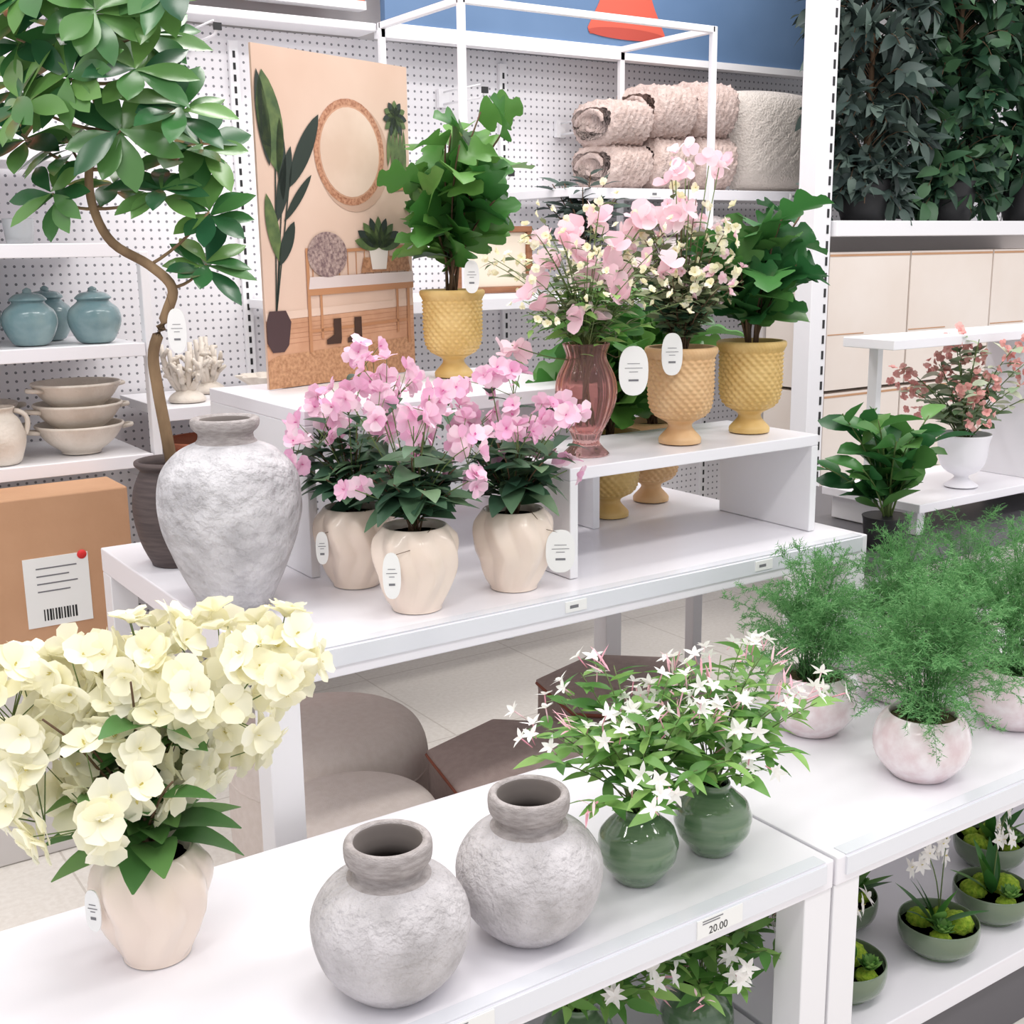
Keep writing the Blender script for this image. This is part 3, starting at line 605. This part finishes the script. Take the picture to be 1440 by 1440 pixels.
def mass(seed,m,loc,R,H,nt,L,W,Ry=.16):
    rnd.seed(seed);b=B();lathe(b,crp([(.002,0),(.08,0),(.1,.14),(.1,.15),(.09,.15)],3),black,32);lathe(b,[(.001,.14),(.09,.14)],soil,20)
    tube(b,[(0,0,.14),(.01,0,H*.5),(0,0,H*.95)],.014,.006,bstem,8)
    for i in range(nt):
        z=.04+(H-.04)*(i+rnd.random())/nt;a=rnd.uniform(0,6.283);q=rnd.uniform(.55,1.05);o=V((0,0,max(.16,z-.1)))
        e_=V((R*q*math.cos(a),Ry*q*math.sin(a),z-rnd.uniform(0,.10)));e_.z=max(e_.z,.03);P_=qpath(o,V((e_.x*.6,e_.y*.6,z+.07)),e_,6);tube(b,P_,.0025,.0015,bstem,4)
        for k in range(13):
            t=.25+.75*k/13;g=t*6;j=min(int(g),5);p=P_[j].lerp(P_[j+1],g-j);d=((P_[j+1]-P_[j]).normalized()*.5+rdir()).normalized();s=rnd.uniform(.7,1.15)
            leaf(b,p,d,V((0,-.4,1))+rdir()*.9,L*s,W*s,m,bend=.3,fold=.2,shape='lance')
    return b.obj('potted_olive_tree',None,loc)
mass(81,g_far,(3.73,3.14,1.577),.34,1.2,165,.095,.042)
mass(82,g_far2,(4.24,3.14,1.577),.30,1.3,140,.10,.05)
mass(83,g_far2,(4.75,3.14,1.577),.30,1.2,90,.10,.05)
# ---------------- right mid display
b=B();char=mat('charcoal_top',(92,90,94),.4);box(b,2.24,3.7,1.80,2.5,.725,.765,char)
for x in(2.26,3.64):
    for y in(1.82,2.44):box(b,x,x+.035,y,y+.035,.001,.725,white)
box(b,2.55,3.64,1.86,2.44,.1,.13,white);b.obj('charcoal_top_side_table',bevel=.003)
b=B();box(b,2.5,3.3,1.88,2.2,.83,.853,white2);box(b,2.52,2.55,1.9,2.18,.767,.83,white);box(b,3.2,3.23,1.9,2.18,.767,.83,white);box(b,3.02,3.05,1.92,2.08,.853,1.24,white);box(b,2.43,3.3,1.93,2.09,1.24,1.265,white2);box(b,2.52,2.54,2.05,2.08,.853,1.24,white);b.obj('tiered_display_stand',bevel=.002)
rnd.seed(91);b=B();lathe(b,crp([(.002,0),(.045,0),(.055,.07),(.058,.08),(.052,.08)],3),black,32);lathe(b,[(.001,.07),(.052,.07)],soil,20)
bush(b,(0,0,.07),.40,.15,15,7,.095,.052,g_fig2,stem,'oval',start=.15,hmin=.4,sr=.003,up=.9,jit=.5,upj=.8);b.obj('potted_green_plant',None,(2.36,1.87,.767))
wu=crp([(.002,0),(.04,0),(.043,.006),(.022,.02),(.02,.03),(.045,.045),(.06,.07),(.066,.12),(.072,.14),(.068,.141),(.062,.12)],4)
rnd.seed(92);b=B();lathe(b,wu,white2,40);lathe(b,[(.001,.125),(.062,.125)],soil,20);tips=bush(b,(0,0,.12),.34,.18,26,9,.052,.03,mat('leaf_variegated',(86,114,78),.5,island=[(140,160,128),(206,208,186)],transl=.2),stem,'oval',start=.25,hmin=.4,sr=.002,upj=.6)
for k,(t,d) in enumerate(tips):
    if k%2:continue
    for j in range(16):flower(b,t+rdir()*.032-V((0,0,.04*rnd.random())),rdir(-.3,1),.012,4,corfl,None,cup=.9)
b.obj('potted_coral_flowers',None,(2.78,1.965,.855));
# ---------------- left carton and crate
e=empty('cardboard_box');b=B();box(b,-.1,.885,3.1,3.28,.47,.905,card);b.obj('carton',e,bevel=.004)
b=B();box(b,.61,.77,3.0975,3.0995,.57,.75,tagm)
for k in range(4):box(b,.64,.74-.02*(k%2),3.097,3.0975,.72-.02*k,.7235-.02*k,ink)
for k in range(12):box(b,.65+k*.007,.653+k*.007+.001*(k%3),3.097,3.0975,.585,.615,black)
b.obj('shipping_label',e)
b=B();lathe(b,[(.001,0),(.012,0),(.012,.0006),(.001,.0006)],mat('sticker_red',(220,50,50),.5),20);o=b.obj('sticker',e,(.755,3.0965,.745));o.rotation_euler=(math.pi/2,0,0)
b=B();box(b,-.2,.9,3.0,3.28,.001,.468,mat('base_deck',(214,210,208),.6));b.obj('shelf_base_deck',bevel=.004)
# ---------------- ottomans
def pouf(loc,r,h,m,name='round_ottoman'):
    b=B();lathe(b,crp([(.002,0),(r*.86,0),(r*.93,.02),(r,h*.35),(r,h*.62),(r*.97,h*.85),(r*.8,h*.97),(r*.4,h),(.002,h*1.005)],5),m,64)
    rr=r*.985;tube(b,[(rr*math.cos(2*math.pi*i/48),rr*math.sin(2*math.pi*i/48),h*.72) for i in range(49)],.005,.005,m,6);b.obj(name,None,loc)
pouf((1.12,2.45,0.001),.235,.43,taupe2);pouf((.975,2.03,0.001),.185,.43,taupe2)
def hexo(loc,r,h,rot):
    b=B();ro=lambda t,z,rr:rr*(math.cos(math.pi/6)/math.cos(((t)%(math.pi/3))-math.pi/6))
    lathe(b,crp([(.002,0),(r*.95,0),(r*.98,.01),(r,h*.5),(r*.99,h*.86),(r*.985,h*.93),(r*.6,h*.985),(.002,h)],4),taupe,72,fn=ro)
    for zz in(h*.9,h*.62):
        pts=[]
        for i in range(73):
            t=2*math.pi*i/72;q=ro(t,0,r*1.0);pts.append((q*math.cos(t),q*math.sin(t),zz))
        tube(b,pts,.0055,.0055,piping,6)
    b.obj('hexagonal_ottoman',None,loc,rot)
hexo((1.41,2.05,.001),.225,.43,.3);hexo((1.88,2.27,.001),.235,.43,.3)
# ---------------- lights / world / camera
w=bpy.data.worlds.new('store_ambient');sc.world=w;w.use_nodes=True;w.node_tree.nodes['Background'].inputs[0].default_value=(.97,.96,.99,1);w.node_tree.nodes['Background'].inputs[1].default_value=.92
for x,y in((-.6,.2),(1.2,.2),(3,.2),(-.2,1.9),(1.6,1.9),(3.4,1.9),(1.0,3.0),(2.8,3.0)):
    l=bpy.data.lights.new('ceiling_light_panel','AREA');l.shape='RECTANGLE';l.size=1.2;l.size_y=.3;l.energy=18.5;l.color=(1,.97,.94)
    o=bpy.data.objects.new('ceiling_light_panel',l);sc.collection.objects.link(o);o.location=(x,y,3.3)
cam=bpy.data.cameras.new('camera');cam.sensor_width=36;cam.lens=42.35;cam.clip_start=.02
co=bpy.data.objects.new('camera',cam);sc.collection.objects.link(co)
p,y,r=math.radians(12.43),math.radians(33.94),math.radians(-.72)
F=V((math.sin(y)*math.cos(p),math.cos(y)*math.cos(p),-math.sin(p)));R=V((math.cos(y),-math.sin(y),0));U=R.cross(F)
R2=R*math.cos(r)+U*math.sin(r);U2=-R*math.sin(r)+U*math.cos(r)
M=Matrix((R2,U2,-F)).transposed().to_4x4();M.translation=V((0,0,1.5));co.matrix_world=M;sc.camera=co
try:sc.view_settings.view_transform='Standard'
except Exception:pass
